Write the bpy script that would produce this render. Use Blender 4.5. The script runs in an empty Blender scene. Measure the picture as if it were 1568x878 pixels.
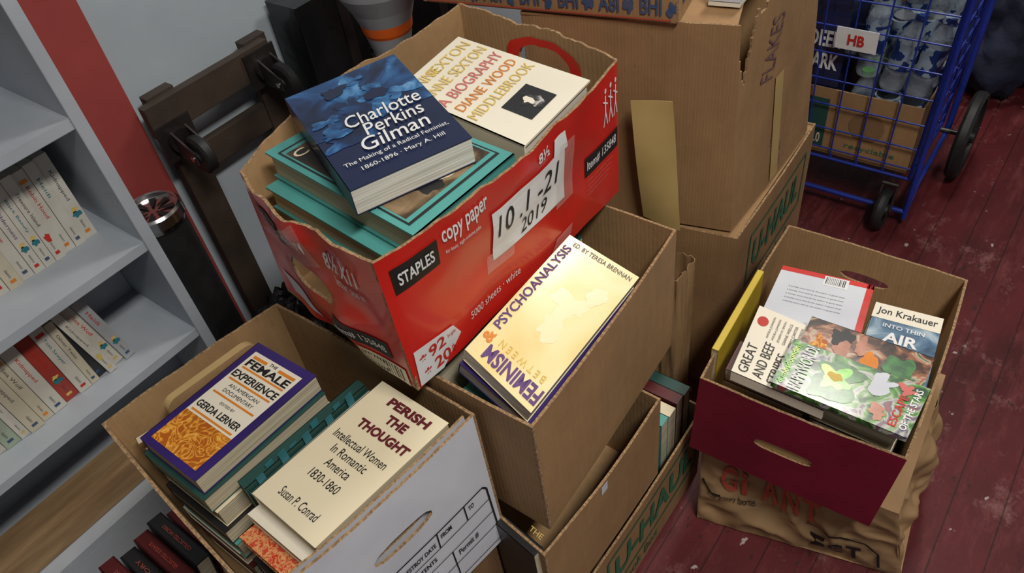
import bpy, math, random
from mathutils import Vector, Matrix, noise
random.seed(7)
H=1.45
V=Vector
bpy.context.scene.view_settings.view_transform='Standard'
# ---------------------------------------------------------------- materials
MATS={}
def newmat(name):
    m=bpy.data.materials.new(name); m.use_nodes=True
    nt=m.node_tree; b=nt.nodes['Principled BSDF']
    MATS[name]=m
    return m,nt,b
def mat(name,c1,c2=None,scale=20,rough=.6,bump=0,bscale=None,stretch=(1,1,1),metal=0,coat=0,detail=4,lo=.35,hi=.65,spec=.5,alpha=1,trans=0,bd=.004):
    if name in MATS: return MATS[name]
    m,nt,b=newmat(name)
    if c2 is None: c2=tuple(x*.86 for x in c1)
    tc=nt.nodes.new('ShaderNodeTexCoord'); mp=nt.nodes.new('ShaderNodeMapping')
    mp.inputs['Scale'].default_value=stretch
    nt.links.new(tc.outputs['Object'],mp.inputs[0])
    n=nt.nodes.new('ShaderNodeTexNoise'); n.inputs['Scale'].default_value=scale; n.inputs['Detail'].default_value=detail
    nt.links.new(mp.outputs[0],n.inputs['Vector'])
    r=nt.nodes.new('ShaderNodeValToRGB')
    r.color_ramp.elements[0].position=lo; r.color_ramp.elements[0].color=(*c2,1)
    r.color_ramp.elements[1].position=hi; r.color_ramp.elements[1].color=(*c1,1)
    nt.links.new(n.outputs['Fac'],r.inputs[0]); nt.links.new(r.outputs[0],b.inputs['Base Color'])
    b.inputs['Roughness'].default_value=rough; b.inputs['Metallic'].default_value=metal
    b.inputs['Specular IOR Level'].default_value=spec
    b.inputs['Coat Weight'].default_value=coat; b.inputs['Coat Roughness'].default_value=.12
    b.inputs['Alpha'].default_value=alpha; b.inputs['Transmission Weight'].default_value=trans
    if bump:
        n2=nt.nodes.new('ShaderNodeTexNoise'); n2.inputs['Scale'].default_value=bscale or scale*3
        nt.links.new(mp.outputs[0],n2.inputs['Vector'])
        bp=nt.nodes.new('ShaderNodeBump'); bp.inputs['Strength'].default_value=bump; bp.inputs['Distance'].default_value=bd
        nt.links.new(n2.outputs['Fac'],bp.inputs['Height']); nt.links.new(bp.outputs[0],b.inputs['Normal'])
    return m
def ramp(name,stops,scale=8,detail=5,dist=1.0,rough=.4,coat=0,stretch=(1,1,1)):
    m,nt,b=newmat(name)
    tc=nt.nodes.new('ShaderNodeTexCoord'); mp=nt.nodes.new('ShaderNodeMapping'); mp.inputs['Scale'].default_value=stretch
    nt.links.new(tc.outputs['Object'],mp.inputs[0])
    n=nt.nodes.new('ShaderNodeTexNoise'); n.inputs['Scale'].default_value=scale; n.inputs['Detail'].default_value=detail; n.inputs['Distortion'].default_value=dist
    nt.links.new(mp.outputs[0],n.inputs['Vector'])
    r=nt.nodes.new('ShaderNodeValToRGB'); cr=r.color_ramp
    cr.elements[0].position=stops[0][0]; cr.elements[0].color=(*stops[0][1],1)
    cr.elements[1].position=stops[-1][0]; cr.elements[1].color=(*stops[-1][1],1)
    for p,c in stops[1:-1]:
        e=cr.elements.new(p); e.color=(*c,1)
    nt.links.new(n.outputs['Fac'],r.inputs[0]); nt.links.new(r.outputs[0],b.inputs['Base Color'])
    b.inputs['Roughness'].default_value=rough; b.inputs['Coat Weight'].default_value=coat; b.inputs['Coat Roughness'].default_value=.1
    return m
def kraft(name,base,sc=1.0):
    # cardboard: broad blotches, grime, fine vertical corrugation telegraphing
    m,nt,b=newmat(name); L=nt.links.new; N=nt.nodes.new
    tc=N('ShaderNodeTexCoord')
    n=N('ShaderNodeTexNoise'); n.inputs['Scale'].default_value=5; n.inputs['Detail'].default_value=8; n.inputs['Roughness'].default_value=.65; L(tc.outputs['Object'],n.inputs['Vector'])
    r=N('ShaderNodeValToRGB'); r.color_ramp.elements[0].position=.3; r.color_ramp.elements[1].position=.7
    r.color_ramp.elements[0].color=(*[c*.74 for c in base],1); r.color_ramp.elements[1].color=(*[c*1.05 for c in base],1); L(n.outputs['Fac'],r.inputs[0])
    sep=N('ShaderNodeSeparateXYZ'); L(tc.outputs['Object'],sep.inputs[0]); ad=N('ShaderNodeMath'); L(sep.outputs['X'],ad.inputs[0]); L(sep.outputs['Y'],ad.inputs[1])
    mu=N('ShaderNodeMath'); mu.operation='MULTIPLY'; mu.inputs[1].default_value=900; L(ad.outputs[0],mu.inputs[0]); si=N('ShaderNodeMath'); si.operation='SINE'; L(mu.outputs[0],si.inputs[0])
    mp=N('ShaderNodeMapping'); mp.inputs['Scale'].default_value=(40,40,3); L(tc.outputs['Object'],mp.inputs[0])
    n2=N('ShaderNodeTexNoise'); n2.inputs['Scale'].default_value=2; L(mp.outputs[0],n2.inputs['Vector'])
    r2=N('ShaderNodeMapRange'); r2.inputs['From Min'].default_value=.35; r2.inputs['From Max'].default_value=.65; r2.inputs['To Min'].default_value=.95; r2.inputs['To Max'].default_value=1.02; L(n2.outputs['Fac'],r2.inputs['Value'])
    mx=N('ShaderNodeMix'); mx.data_type='RGBA'; mx.blend_type='MULTIPLY'; mx.inputs['Factor'].default_value=1; L(r.outputs[0],mx.inputs['A']); L(r2.outputs[0],mx.inputs['B'])
    n3=N('ShaderNodeTexNoise'); n3.inputs['Scale'].default_value=13; n3.inputs['Detail'].default_value=9; n3.inputs['Roughness'].default_value=.75; n3.inputs['Distortion'].default_value=.6; L(tc.outputs['Object'],n3.inputs['Vector'])
    r3=N('ShaderNodeValToRGB'); r3.color_ramp.elements[0].position=.62; r3.color_ramp.elements[0].color=(0,0,0,1); r3.color_ramp.elements[1].position=.74; r3.color_ramp.elements[1].color=(.55,.55,.55,1); L(n3.outputs['Fac'],r3.inputs[0])
    m3=N('ShaderNodeMix'); m3.data_type='RGBA'; L(r3.outputs[0],m3.inputs['Factor']); L(mx.outputs['Result'],m3.inputs['A']); m3.inputs['B'].default_value=(*[c*.45 for c in base],1)
    L(m3.outputs['Result'],b.inputs['Base Color'])
    bp=N('ShaderNodeBump'); bp.inputs['Strength'].default_value=.12; bp.inputs['Distance'].default_value=.0006; L(si.outputs[0],bp.inputs['Height'])
    bp2=N('ShaderNodeBump'); bp2.inputs['Strength'].default_value=.4; bp2.inputs['Distance'].default_value=.007; L(n.outputs['Fac'],bp2.inputs['Height']); L(bp.outputs[0],bp2.inputs['Normal']); L(bp2.outputs[0],b.inputs['Normal'])
    b.inputs['Roughness'].default_value=.72
kraft('kraft',(.36,.208,.092))
kraft('kraft_in',(.41,.25,.115))
kraft('kraft_dark',(.24,.135,.06))
mat('kraft_edge',(.40,.26,.13),(.18,.10,.05),260,.9)
mat('white_card',(.66,.68,.74),(.58,.60,.66),9,.55,.2,14)
mat('red_card',(.68,.022,.014),(.52,.014,.010),7,.33,.25,14,coat=.25)
mat('maroon_card',(.22,.007,.032),(.17,.005,.024),9,.5,.1,60)
mat('black_ink',(.010,.010,.012),(.006,.006,.006),30,.5)
mat('grey_ink',(.10,.09,.09),None,30,.5)
mat('white_ink',(.80,.80,.80),(.74,.74,.74),30,.45)
mat('red_ink',(.60,.03,.02),None,30,.5)
mat('green_ink',(.025,.13,.07),(.035,.17,.09),60,.7)
mat('purple_ink',(.12,.05,.20),None,30,.6)
mat('flake_ink',(.14,.07,.10),(.20,.11,.10),60,.6)
mat('blue_ink',(.03,.08,.20),(.08,.10,.16),60,.6)
mat('yellow_ink',(.74,.54,.14),None,30,.6)
mat('pink_ink',(.65,.17,.15),None,30,.6)
mat('maroon_ink',(.12,.008,.015),None,30,.6)
mat('orange_ink',(.75,.24,.02),None,30,.5)
mat('teal_ink',(.03,.20,.24),None,30,.5)
mat('faded_red',(.50,.07,.04),(.42,.09,.05),60,.6)
mat('pages',(.68,.61,.45),(.40,.34,.22),5,.85,stretch=(1,1,160))
mat('pages_w',(.76,.73,.65),(.46,.43,.36),5,.85,stretch=(1,1,160))
mat('cream_cover',(.80,.71,.50),(.76,.67,.46),8,.45,coat=.15)
mat('ivory_cover',(.84,.78,.64),(.80,.74,.60),8,.4,coat=.2)
mat('purple_cover',(.035,.015,.15),(.022,.010,.10),8,.4,coat=.15)
mat('teal_cover',(.09,.36,.33),(.07,.30,.28),10,.45)
mat('darkgreen_cover',(.02,.075,.065),None,10,.5)
mat('black_cover',(.018,.018,.020),None,10,.4)
mat('darkred_cover',(.10,.010,.012),None,10,.45)
mat('tape',(.70,.60,.42),(.64,.54,.36),10,.25,.1,40)
mat('clear_tape',(.8,.75,.68),(.7,.65,.58),30,.10,.5,50,alpha=.20,spec=1.0)
mat('yellow_tape',(.54,.39,.16),(.48,.34,.13),10,.3)
mat('manila',(.56,.40,.18),(.48,.33,.14),6,.6)
ramp('gilman_art',[(.36,(.003,.007,.030)),(.48,(.005,.022,.085)),(.58,(.012,.07,.21)),(.70,(.05,.20,.42))],14,6,1.6,.33,.12)
ramp('gilman_light',[(.34,(.006,.03,.11)),(.48,(.02,.11,.28)),(.6,(.07,.23,.46)),(.75,(.22,.38,.60))],26,6,1.4,.33,.12)
mat('navy_cover',(.006,.012,.055),(.004,.009,.04),10,.33,coat=.12)
ramp('fem_art',[(.36,(.82,.60,.22)),(.48,(.85,.70,.32)),(.58,(.88,.76,.42)),(.72,(.84,.66,.30))],7,2,.6,.3,.25)
mat('fem_glow',(.88,.77,.48),(.87,.73,.40),9,.3,coat=.25)
ramp('orange_art',[(.38,(.42,.10,.006)),(.47,(.72,.27,.02)),(.5,(.85,.50,.10)),(.53,(.72,.27,.02)),(.62,(.42,.12,.01))],38,1,3.5,.45)
ramp('painting',[(.30,(.010,.008,.006)),(.48,(.035,.022,.014)),(.58,(.12,.07,.035)),(.7,(.32,.22,.12))],16,6,1,.4)
ramp('photo_bw',[(.38,(.01,.01,.01)),(.52,(.04,.04,.04)),(.62,(.5,.48,.44))],40,4,1,.4)
ramp('happy_art',[(.30,(.005,.02,.02)),(.42,(.02,.09,.03)),(.50,(.10,.30,.04)),(.56,(.50,.47,.45)),(.62,(.10,.12,.16)),(.72,(.40,.08,.08))],26,5,1.5,.25,.35)
ramp('glow_green',[(.30,(.04,.28,.01)),(.5,(.20,.62,.03)),(.68,(.70,.85,.15))],26,3,1,.25,.35)
ramp('heads_art',[(.33,(.012,.008,.006)),(.45,(.07,.03,.02)),(.54,(.38,.15,.07)),(.6,(.50,.40,.30)),(.7,(.03,.12,.05))],30,4,1.2,.25,.35)
mat('skin_print',(.50,.20,.12),(.32,.10,.05),40,.3,coat=.4)
mat('leaf_print',(.05,.22,.05),(.02,.09,.03),90,.3,coat=.4)
ramp('mountain_art',[(.35,(.02,.06,.12)),(.5,(.08,.17,.27)),(.62,(.30,.40,.48)),(.75,(.6,.66,.7))],18,6,1,.3,.2)
ramp('redpattern',[(.40,(.55,.04,.015)),(.5,(.7,.4,.15)),(.6,(.55,.06,.03))],70,3,2,.5)
ramp('kraft_print',[(.45,(.36,.21,.09)),(.56,(.33,.19,.08)),(.62,(.06,.14,.06)),(.72,(.42,.40,.32))],14,4,1,.6)
# ---------------------------------------------------------------- mesh builder
class MB:
    def __init__(s,name): s.name=name; s.v=[]; s.f=[]; s.m=[]; s.sm=[]; s.mats=[]
    def mi(s,n):
        if n not in s.mats: s.mats.append(n)
        return s.mats.index(n)
    def add(s,v,f,m,smooth=False):
        o=len(s.v); s.v+= [V(x) for x in v]; k=s.mi(m)
        for a in f: s.f.append([i+o for i in a]); s.m.append(k); s.sm.append(smooth)
    def build(s,bevel=0):
        xs=[p.x for p in s.v]; ys=[p.y for p in s.v]; zs=[p.z for p in s.v]
        c=V(((min(xs)+max(xs))/2,(min(ys)+max(ys))/2,min(zs)))
        me=bpy.data.meshes.new(s.name); me.from_pydata([tuple(p-c) for p in s.v],[],s.f)
        for n in s.mats: me.materials.append(MATS[n])
        me.polygons.foreach_set('material_index',s.m); me.polygons.foreach_set('use_smooth',s.sm)
        me.update()
        ob=bpy.data.objects.new(s.name,me); ob.location=c
        bpy.context.scene.collection.objects.link(ob)
        if bevel:
            b=ob.modifiers.new('bevel','BEVEL'); b.width=bevel; b.segments=2; b.limit_method='ANGLE'
        return ob
    def hexa(s,B,T,m,mt=None):
        v=list(B)+list(T)
        s.add(v,[(0,3,2,1),(0,1,5,4),(1,2,6,5),(2,3,7,6),(3,0,4,7)],m); s.add(T,[(0,1,2,3)],mt or m)
    def box(s,x0,x1,y0,y1,z0,z1,m,mt=None):
        s.hexa([(x0,y0,z0),(x1,y0,z0),(x1,y1,z0),(x0,y1,z0)],[(x0,y0,z1),(x1,y0,z1),(x1,y1,z1),(x0,y1,z1)],m,mt)
    def tube(s,a,b,r,m,n=8,r2=None):
        a=V(a);b=V(b);d=(b-a).normalized(); u=d.orthogonal().normalized(); w=d.cross(u); r2=r if r2 is None else r2
        v=[];f=[]
        for i in range(n):
            t=2*math.pi*i/n; e=u*math.cos(t)+w*math.sin(t); v.append(a+e*r)
        for i in range(n):
            t=2*math.pi*i/n; e=u*math.cos(t)+w*math.sin(t); v.append(b+e*r2)
        for i in range(n): f.append((i,(i+1)%n,(i+1)%n+n,i+n))
        s.add(v,f,m,True); s.add(v[:n],[tuple(range(n))[::-1]],m); s.add(v[n:],[tuple(range(n))],m)
    def revolve(s,c,axis,prof,m,n=24,mfun=None):
        c=V(c);d=V(axis).normalized(); u=d.orthogonal().normalized(); w=d.cross(u)
        rows=[]
        for r,h in prof:
            rows.append([c+d*h+(u*math.cos(2*math.pi*i/n)+w*math.sin(2*math.pi*i/n))*r for i in range(n)])
        for k in range(len(prof)-1):
            mm=mfun(k) if mfun else m
            s.add(rows[k]+rows[k+1],[(i,(i+1)%n,(i+1)%n+n,i+n) for i in range(n)],mm,True)
        return rows
    def panel(s,S,th,mo,mi_,me,nu=24,nv=14,hole=None,u0=0,u1=1,v0=0,v1=1,cut=None):
        def inside(u,v):
            if not hole: return False
            cu,cv,ru,rv,ex=hole
            return (abs((u-cu)/ru))**ex+(abs((v-cv)/rv))**ex<1
        if hole:nu=max(nu,56);nv=max(nv,40)
        if cut: nu=max(nu,60);nv=max(nv,40)
        cells=[]; keepv=set(); remv=set()
        uu=lambda i:u0+(u1-u0)*i/nu
        vv=lambda j:v0+(v1-v0)*j/nv
        for i in range(nu):
            for j in range(nv):
                q=[(i,j),(i+1,j),(i+1,j+1),(i,j+1)]
                cu_,cv_=uu(i+.5),vv(j+.5)
                if inside(cu_,cv_) or (cut and cut(cu_,cv_)): 
                    if inside(cu_,cv_): remv.update(q)
                else: cells.append(q); keepv.update(q)
        co={}
        for (i,j) in keepv:
            u,v=uu(i),vv(j)
            if (i,j) in remv:
                cu,cv,ru,rv,ex=hole; k=((abs((u-cu)/ru))**ex+(abs((v-cv)/rv))**ex)**(1/ex)
                u=cu+(u-cu)/k; v=cv+(v-cv)/k
            co[(i,j)]=(u,v)
        idx={k:n for n,k in enumerate(co)}
        vo=[S(u,v,0) for u,v in co.values()]; vi=[S(u,v,-th) for u,v in co.values()]
        s.add(vo,[tuple(idx[k] for k in q) for q in cells],mo,True)
        s.add(vi,[tuple(idx[k] for k in q)[::-1] for q in cells],mi_,True)
        ed={}
        for q in cells:
            for a,b in zip(q,q[1:]+q[:1]):
                if (b,a) in ed: del ed[(b,a)]
                else: ed[(a,b)]=1
        N=len(vo)
        s.add(vo+vi,[(idx[b],idx[a],idx[a]+N,idx[b]+N) for a,b in ed],me)
    def rect(s,S,u0,v0,u1,v1,m,off=.0012,n=8):
        v=[];f=[]
        for i in range(n+1):
            for j in range(n+1): v.append(S(u0+(u1-u0)*i/n,v0+(v1-v0)*j/n,off))
        for i in range(n):
            for j in range(n):
                a=i*(n+1)+j; f.append((a,a+n+1,a+n+2,a+1))
        s.add(v,f,m)
    def quad(s,S,q,m,off=.0012,n=8):
        S2=lambda u,v,o:(lambda p:S(p[0],p[1],o))(tuple((q[0][k]*(1-u)+q[1][k]*u)*(1-v)+(q[3][k]*(1-u)+q[2][k]*u)*v for k in (0,1)))
        s.rect(S2,0,0,1,1,m,off,n)
    def poly(s,S,pts,m,off=.0014):
        s.add([S(u,v,off) for u,v in pts],[tuple(range(len(pts)))],m)
    def ell(s,S,cu,cv,ru,rv,m,off=.0014,n=20):
        s.poly(S,[(cu+ru*math.cos(2*math.pi*i/n),cv+rv*math.sin(2*math.pi*i/n)) for i in range(n)],m,off)
    def blob(s,S,cu,cv,ru,rv,m,off=.0014,seed=0,n=28,amp=.35):
        pts=[]
        for i in range(n):
            a=2*math.pi*i/n; k=1+amp*noise.noise(V((math.cos(a)*1.6,math.sin(a)*1.6,seed*3.1)))*2
            pts.append((min(.995,max(.005,cu+ru*k*math.cos(a))),min(.995,max(.005,cv+rv*k*math.sin(a)))))
        s.poly(S,pts,m,off)
    def text(s,S,body,O,dU,dV,m,bold=0,off=.0020,italic=0):
        vs,fs=textmesh(body,bold,italic)
        v=[S(O[0]+x*dU[0]+y*dV[0],O[1]+x*dU[1]+y*dV[1],off) for x,y in vs]
        s.add(v,fs,m)
    def line(s,S,a,b,w,m,off=.0018,asp=1.0,n=6):
        dx=b[0]-a[0]; dy=(b[1]-a[1])/asp; L=math.hypot(dx,dy); nx,ny=-dy/L*w/2,dx/L*w/2*asp
        s.quad(S,[(a[0]-nx,a[1]-ny),(b[0]-nx,b[1]-ny),(b[0]+nx,b[1]+ny),(a[0]+nx,a[1]+ny)],m,off,n)
TM={}
def textmesh(body,bold=0,shear=0):
    k=(body,bold,shear)
    if k in TM: return TM[k]
    cu=bpy.data.curves.new('t','FONT'); cu.body=body; cu.offset=bold; cu.shear=shear; cu.resolution_u=3
    ob=bpy.data.objects.new('t',cu); bpy.context.scene.collection.objects.link(ob)
    dg=bpy.context.evaluated_depsgraph_get(); me=ob.evaluated_get(dg).to_mesh()
    xs=[v.co.x for v in me.vertices]; ys=[v.co.y for v in me.vertices]
    x0,x1,y0,y1=min(xs),max(xs),min(ys),max(ys)
    vs=[((v.co.x-x0)/(x1-x0),(v.co.y-y0)/(y1-y0)) for v in me.vertices]; fs=[tuple(p.vertices) for p in me.polygons]
    ob.evaluated_get(dg).to_mesh_clear(); bpy.data.objects.remove(ob); bpy.data.curves.remove(cu)
    TM[k]=(vs,fs); return TM[k]
def surf(P00,P10,P11,P01,bf=None,rw=None,zf=None):
    P00,P10,P11,P01=map(V,(P00,P10,P11,P01))
    n=((P10-P00).cross(P01-P00)).normalized()
    def S(u,v,off=0):
        p=(P00*(1-u)+P10*u)*(1-v)+(P01*(1-u)+P11*u)*v
        o=off+(bf(u,v) if bf else 0)
        p=p+n*o
        if zf: p=p+V((0,0,zf(u)*max(0,v)**2))
        return p
    return S
def wob(seed,amp):
    r=random.Random(seed); ph=[r.uniform(0,6.28) for _ in range(4)]
    return lambda u: amp*math.sin(math.pi*min(1,max(0,u)))**.5*(math.sin(7*u+ph[0])+.6*math.sin(17*u+ph[1])+.4*math.sin(41*u+ph[2])+.25*math.sin(83*u+ph[3]))/2
def boxwalls(M,T,B,th,mo,mi_,me,bulge=(.004,)*4,amp=.002,holes={},seed=1,custom={},cuts={},mos={},res=(24,14)):
    S=[]
    for i in range(4):
        j=(i+1)%4
        bg=bulge[i]
        bf=custom.get(i) or (lambda u,v,bg=bg: bg*math.sin(math.pi*min(1,max(0,u)))*(.25+.75*v))
        s=surf(B[i],B[j],T[j],T[i],bf,None,wob(seed*10+i,amp))
        S.append(s)
        M.panel(s,th,mos.get(i,mo),mi_,me,hole=holes.get(i),cut=cuts.get(i),nu=res[0],nv=res[1])
    z=V((0,0,th)); M.hexa(B,[V(b)+z for b in B],mi_)
    return S
def flat(T,z): return [(x,y,z) for x,y in T]
# ---------------------------------------------------------------- book
def bookgeo(M,TL,TR,BR,BL,th,cover,pages='pages',spine='L',hard=False,back=None):
    TL,TR,BR,BL=map(V,(TL,TR,BR,BL)); n=((BR-BL).cross(TL-BL)).normalized()
    tb=.0028 if hard else .0009; ins=.004 if hard else .0012
    c=(TL+TR+BR+BL)/4
    q=[BL,BR,TR,TL]
    dn=lambda pts,d:[p-n*d for p in pts]
    M.hexa(dn(q,tb),q,cover); M.hexa(dn(q,th),dn(q,th-tb),back or cover)
    e={'L':(3,0),'R':(1,2),'T':(2,3),'B':(0,1)}[spine]
    pq=[]
    for i,p in enumerate(q):
        a=q[(i+1)%4]-p; b=q[i-1]-p
        pe=((i-1)%4 in e and i in e); ne=((i+1)%4 in e and i in e)
        pq.append(p+a.normalized()*(tb if pe else ins)+b.normalized()*(tb if ne else ins))
    M.hexa(dn(pq,th-tb),dn(pq,tb),pages)
    a,b=q[e[0]],q[e[1]]
    inn=((c-(a+b)/2)).normalized()*tb
    M.hexa([a-n*th,b-n*th,b-n*th+inn,a-n*th+inn],[a,b,b+inn,a+inn],cover)
    return surf(BL,BR,TR,TL)
def book(name,TL,TR,BR,BL,th,cover,**k):
    M=MB(name); S=bookgeo(M,TL,TR,BR,BL,th,cover,**k); return M,S
def zq(pts,z): return [(x,y,z) for x,y in pts]

# ================================================================ ROOM
def floor_mat():
    m,nt,b=newmat('floorboards')
    L=nt.links.new; N=nt.nodes.new
    tc=N('ShaderNodeTexCoord')
    sep=N('ShaderNodeSeparateXYZ'); L(tc.outputs['Object'],sep.inputs[0])
    mul=N('ShaderNodeMath'); mul.operation='MULTIPLY'; mul.inputs[1].default_value=1/.085; L(sep.outputs['X'],mul.inputs[0])
    fr=N('ShaderNodeMath'); fr.operation='FRACT'; L(mul.outputs[0],fr.inputs[0])
    pp=N('ShaderNodeMath'); pp.operation='PINGPONG'; pp.inputs[1].default_value=.5; L(fr.outputs[0],pp.inputs[0])
    seam=N('ShaderNodeValToRGB'); seam.color_ramp.elements[0].position=.0; seam.color_ramp.elements[0].color=(.12,.1,.1,1); seam.color_ramp.elements[1].position=.03; seam.color_ramp.elements[1].color=(1,1,1,1)
    L(pp.outputs[0],seam.inputs[0])
    def nz(scale,st,detail,lo,hi,rough=.6):
        mp=N('ShaderNodeMapping'); mp.inputs['Scale'].default_value=st; L(tc.outputs['Object'],mp.inputs[0])
        n=N('ShaderNodeTexNoise'); n.inputs['Scale'].default_value=scale; n.inputs['Detail'].default_value=detail; n.inputs['Roughness'].default_value=rough; L(mp.outputs[0],n.inputs['Vector'])
        r=N('ShaderNodeValToRGB'); r.color_ramp.elements[0].position=lo; r.color_ramp.elements[0].color=(0,0,0,1); r.color_ramp.elements[1].position=hi; r.color_ramp.elements[1].color=(1,1,1,1)
        L(n.outputs['Fac'],r.inputs[0]); return n,r
    n0,r0=nz(3.0,(2,1,1),7,.35,.7)
    n1,r1=nz(4.0,(8,1.8,1),8,.52,.72,.7)
    n2,r2=nz(30,(1,.7,1),3,.68,.71)
    n3,r3=nz(5.5,(1.4,1,1),9,.57,.66,.82)
    n4,r4=nz(16,(2.4,1,1),6,.61,.66,.75)
    def mix(f,a,bb):
        mx=N('ShaderNodeMix'); mx.data_type='RGBA'; L(f,mx.inputs['Factor'])
        for k,val in (('A',a),('B',bb)):
            if isinstance(val,tuple): mx.inputs[k].default_value=val
            else: L(val,mx.inputs[k])
        return mx.outputs['Result']
    c=mix(r0.outputs[0],(.055,.005,.007,1),(.110,.011,.014,1))
    c=mix(r1.outputs[0],c,(.145,.028,.029,1))
    c=mix(r3.outputs[0],c,(.185,.072,.068,1))
    c=mix(r4.outputs[0],c,(.035,.010,.010,1))
    c=mix(r2.outputs[0],c,(.38,.31,.29,1))
    m2=N('ShaderNodeMix'); m2.data_type='RGBA'; m2.blend_type='MULTIPLY'; m2.inputs['Factor'].default_value=.85
    L(c,m2.inputs['A']); L(seam.outputs[0],m2.inputs['B'])
    L(m2.outputs['Result'],b.inputs['Base Color'])
    b.inputs['Roughness'].default_value=.55; b.inputs['Specular IOR Level'].default_value=.35
    bp=N('ShaderNodeBump'); bp.inputs['Strength'].default_value=.3; bp.inputs['Distance'].default_value=.004; L(n3.outputs['Fac'],bp.inputs['Height']); L(bp.outputs[0],b.inputs['Normal'])
floor_mat()
mat('wall_paint',(.46,.52,.57),(.40,.46,.51),3,.7,.1,30)
mat('ceiling_paint',(.62,.62,.60),(.58,.58,.56),3,.8)
mat('pink_paint',(.36,.060,.055),(.30,.05,.045),4,.55,.1,40)
WX=-1.46
M=MB('floor'); M.box(WX-.1,2.6,-2.1,4.3,-.1,0,'floorboards'); M.build()
M=MB('wall_left'); M.box(WX-.1,WX,-2.1,4.3,0,2.7,'wall_paint'); M.build()
M=MB('wall_right'); M.box(2.5,2.6,-2.1,4.3,0,2.7,'wall_paint'); M.build()
M=MB('wall_back'); M.box(WX,2.5,4.2,4.3,0,2.7,'wall_paint'); M.build()
M=MB('wall_front'); M.box(WX,2.5,-2.1,-2.0,0,2.7,'wall_paint'); M.build()
M=MB('ceiling'); M.box(WX-.1,2.6,-2.1,4.3,2.7,2.8,'ceiling_paint'); M.build()
M=MB('trim_1'); M.box(WX,WX+.03,.415,.562,0,2.7,'pink_paint'); M.build(bevel=.003)
M=MB('baseboard_left'); M.box(WX,WX+.003,.59,4.2,0,.12,'pink_paint'); M.build()

# ================================================================ BOOKSHELF
mat('shelf_paint',(.48,.52,.57),(.38,.42,.47),5,.5,.15,30,detail=8)
mat('plank_wood',(.34,.22,.11),(.22,.13,.06),6,.7,stretch=(8,1,8))
M=MB('bookshelf')
M.box(WX+.002,-1.22,.382,.404,0,2.0,'shelf_paint')
M.box(WX+.002,-1.22,-.75,-.728,0,2.0,'shelf_paint')
M.box(WX+.002,WX+.012,-.728,.382,0.05,2.0,'shelf_paint')
for z in (.14,.40,.63,.886,1.17,1.45,1.75,1.98):
    M.box(WX+.012,-1.222,-.728,.382,z-.02,z,'shelf_paint')
M.box(-1.235,-1.222,-.728,.382,.0,.12,'shelf_paint')
M.build(bevel=.0015)
cols=['spine_white','spine_cream','spine_grey','spine_green','spine_red','spine_yellow','spine_black','spine_teal']
for n_,c in zip(cols,[(.66,.63,.55),(.62,.56,.42),(.42,.44,.46),(.38,.46,.35),(.42,.05,.035),(.62,.46,.14),(.025,.025,.03),(.10,.28,.28)]): mat(n_,c,None,20,.45)
def spinebook(M,x,y,z,w,h,d,col,title,tcol,acc,lean=0,logo=0):
    c,s_=math.cos(lean),math.sin(lean)
    def T(px,py,pz): return V((px,y+py*c+pz*s_,z+pz*c-py*s_+(w*s_ if lean>0 else 0)))
    B=[T(x-d,0,0),T(x,0,0),T(x,w,0),T(x-d,w,0)]; Tt=[T(x-d,0,h),T(x,0,h),T(x,w,h),T(x-d,w,h)]
    M.hexa(B,Tt,col,col)
    M.add([T(x-d+.001,.0015,h+.0003),T(x-.002,.0015,h+.0003),T(x-.002,w-.0015,h+.0003),T(x-d+.001,w-.0015,h+.0003)],[(0,1,2,3)],'pages_w')
    S=lambda u,v,o=0:T(x+o,u*w,v*h)
    L=min(.40,.034*len(title)+.05)
    if title: M.text(S,title,(.36,.82),(0,-L),(.30,0),tcol,.0,.0006)
    M.rect(S,.30,.06,.70,.095,acc,.0005,1)
    if logo==1: M.blob(S,.5,.27,.30,.045,acc,.0006,logo,12)
    elif logo==2: M.rect(S,.2,.86,.8,.90,acc,.0006,1)
    elif logo==3:
        M.blob(S,.5,.29,.30,.04,'teal_ink',.0006,3,12); M.blob(S,.5,.35,.25,.03,'yellow_ink',.0006,5,12)
    M.text(S,'classics',(.40,.22),(0,-.10),(.2,0),'grey_ink',0,.0006)
M=MB('classic_paperbacks')
y=.355
titles=['Kidnapped','Heidi','Robin Hood','Treasure Island','Black Beauty','Wilderness','Jane Eyre','The Black Tulip','Little Women','Emma','Ivanhoe','Sea Wolf','Tom Sawyer','Oliver Twist']
i=0
while y>-.3:
    w=random.choice([.019,.021,.024,.021]); h=random.choice([.172,.176,.174,.175])
    c='spine_white' if random.random()<.85 else 'spine_cream'
    y-=w+.0008
    spinebook(M,-1.328+random.uniform(-.004,.004),y,.63,w,h,.108,c,titles[i%14],random.choice(['teal_ink','red_ink','grey_ink','purple_ink','grey_ink']),random.choice(['orange_ink','blue_ink','teal_ink','red_ink']),0,random.choice([0,1,3,2]))
    i+=1
M.build()
M=MB('classic_paperbacks')
y=.300
for k in range(27):
    w=random.choice([.016,.02,.024,.021,.026]); h=random.choice([.165,.176,.172,.174])
    c=random.choice(['spine_white','spine_cream','spine_white','spine_white','spine_green','spine_cream','spine_white','spine_white']) 
    if k<9: c=['spine_grey','spine_white','spine_white','spine_black','spine_cream','spine_white','spine_red','spine_white','spine_cream'][k]
    y-=w+.001
    ln=.14 if k<4 else .03
    spinebook(M,-1.280+random.uniform(-.006,.006),y-(.021 if k<4 else .0),.401,w,h,.108,c,random.choice(titles),random.choice(['grey_ink','red_ink','teal_ink']) if c!='spine_black' else 'white_ink',random.choice(['orange_ink','blue_ink','red_ink','yellow_ink']),-ln,random.choice([0,1,2,3]))
    if k==3: y-=.012
M.build()
M=MB('classic_paperbacks')
y=.19
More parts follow.
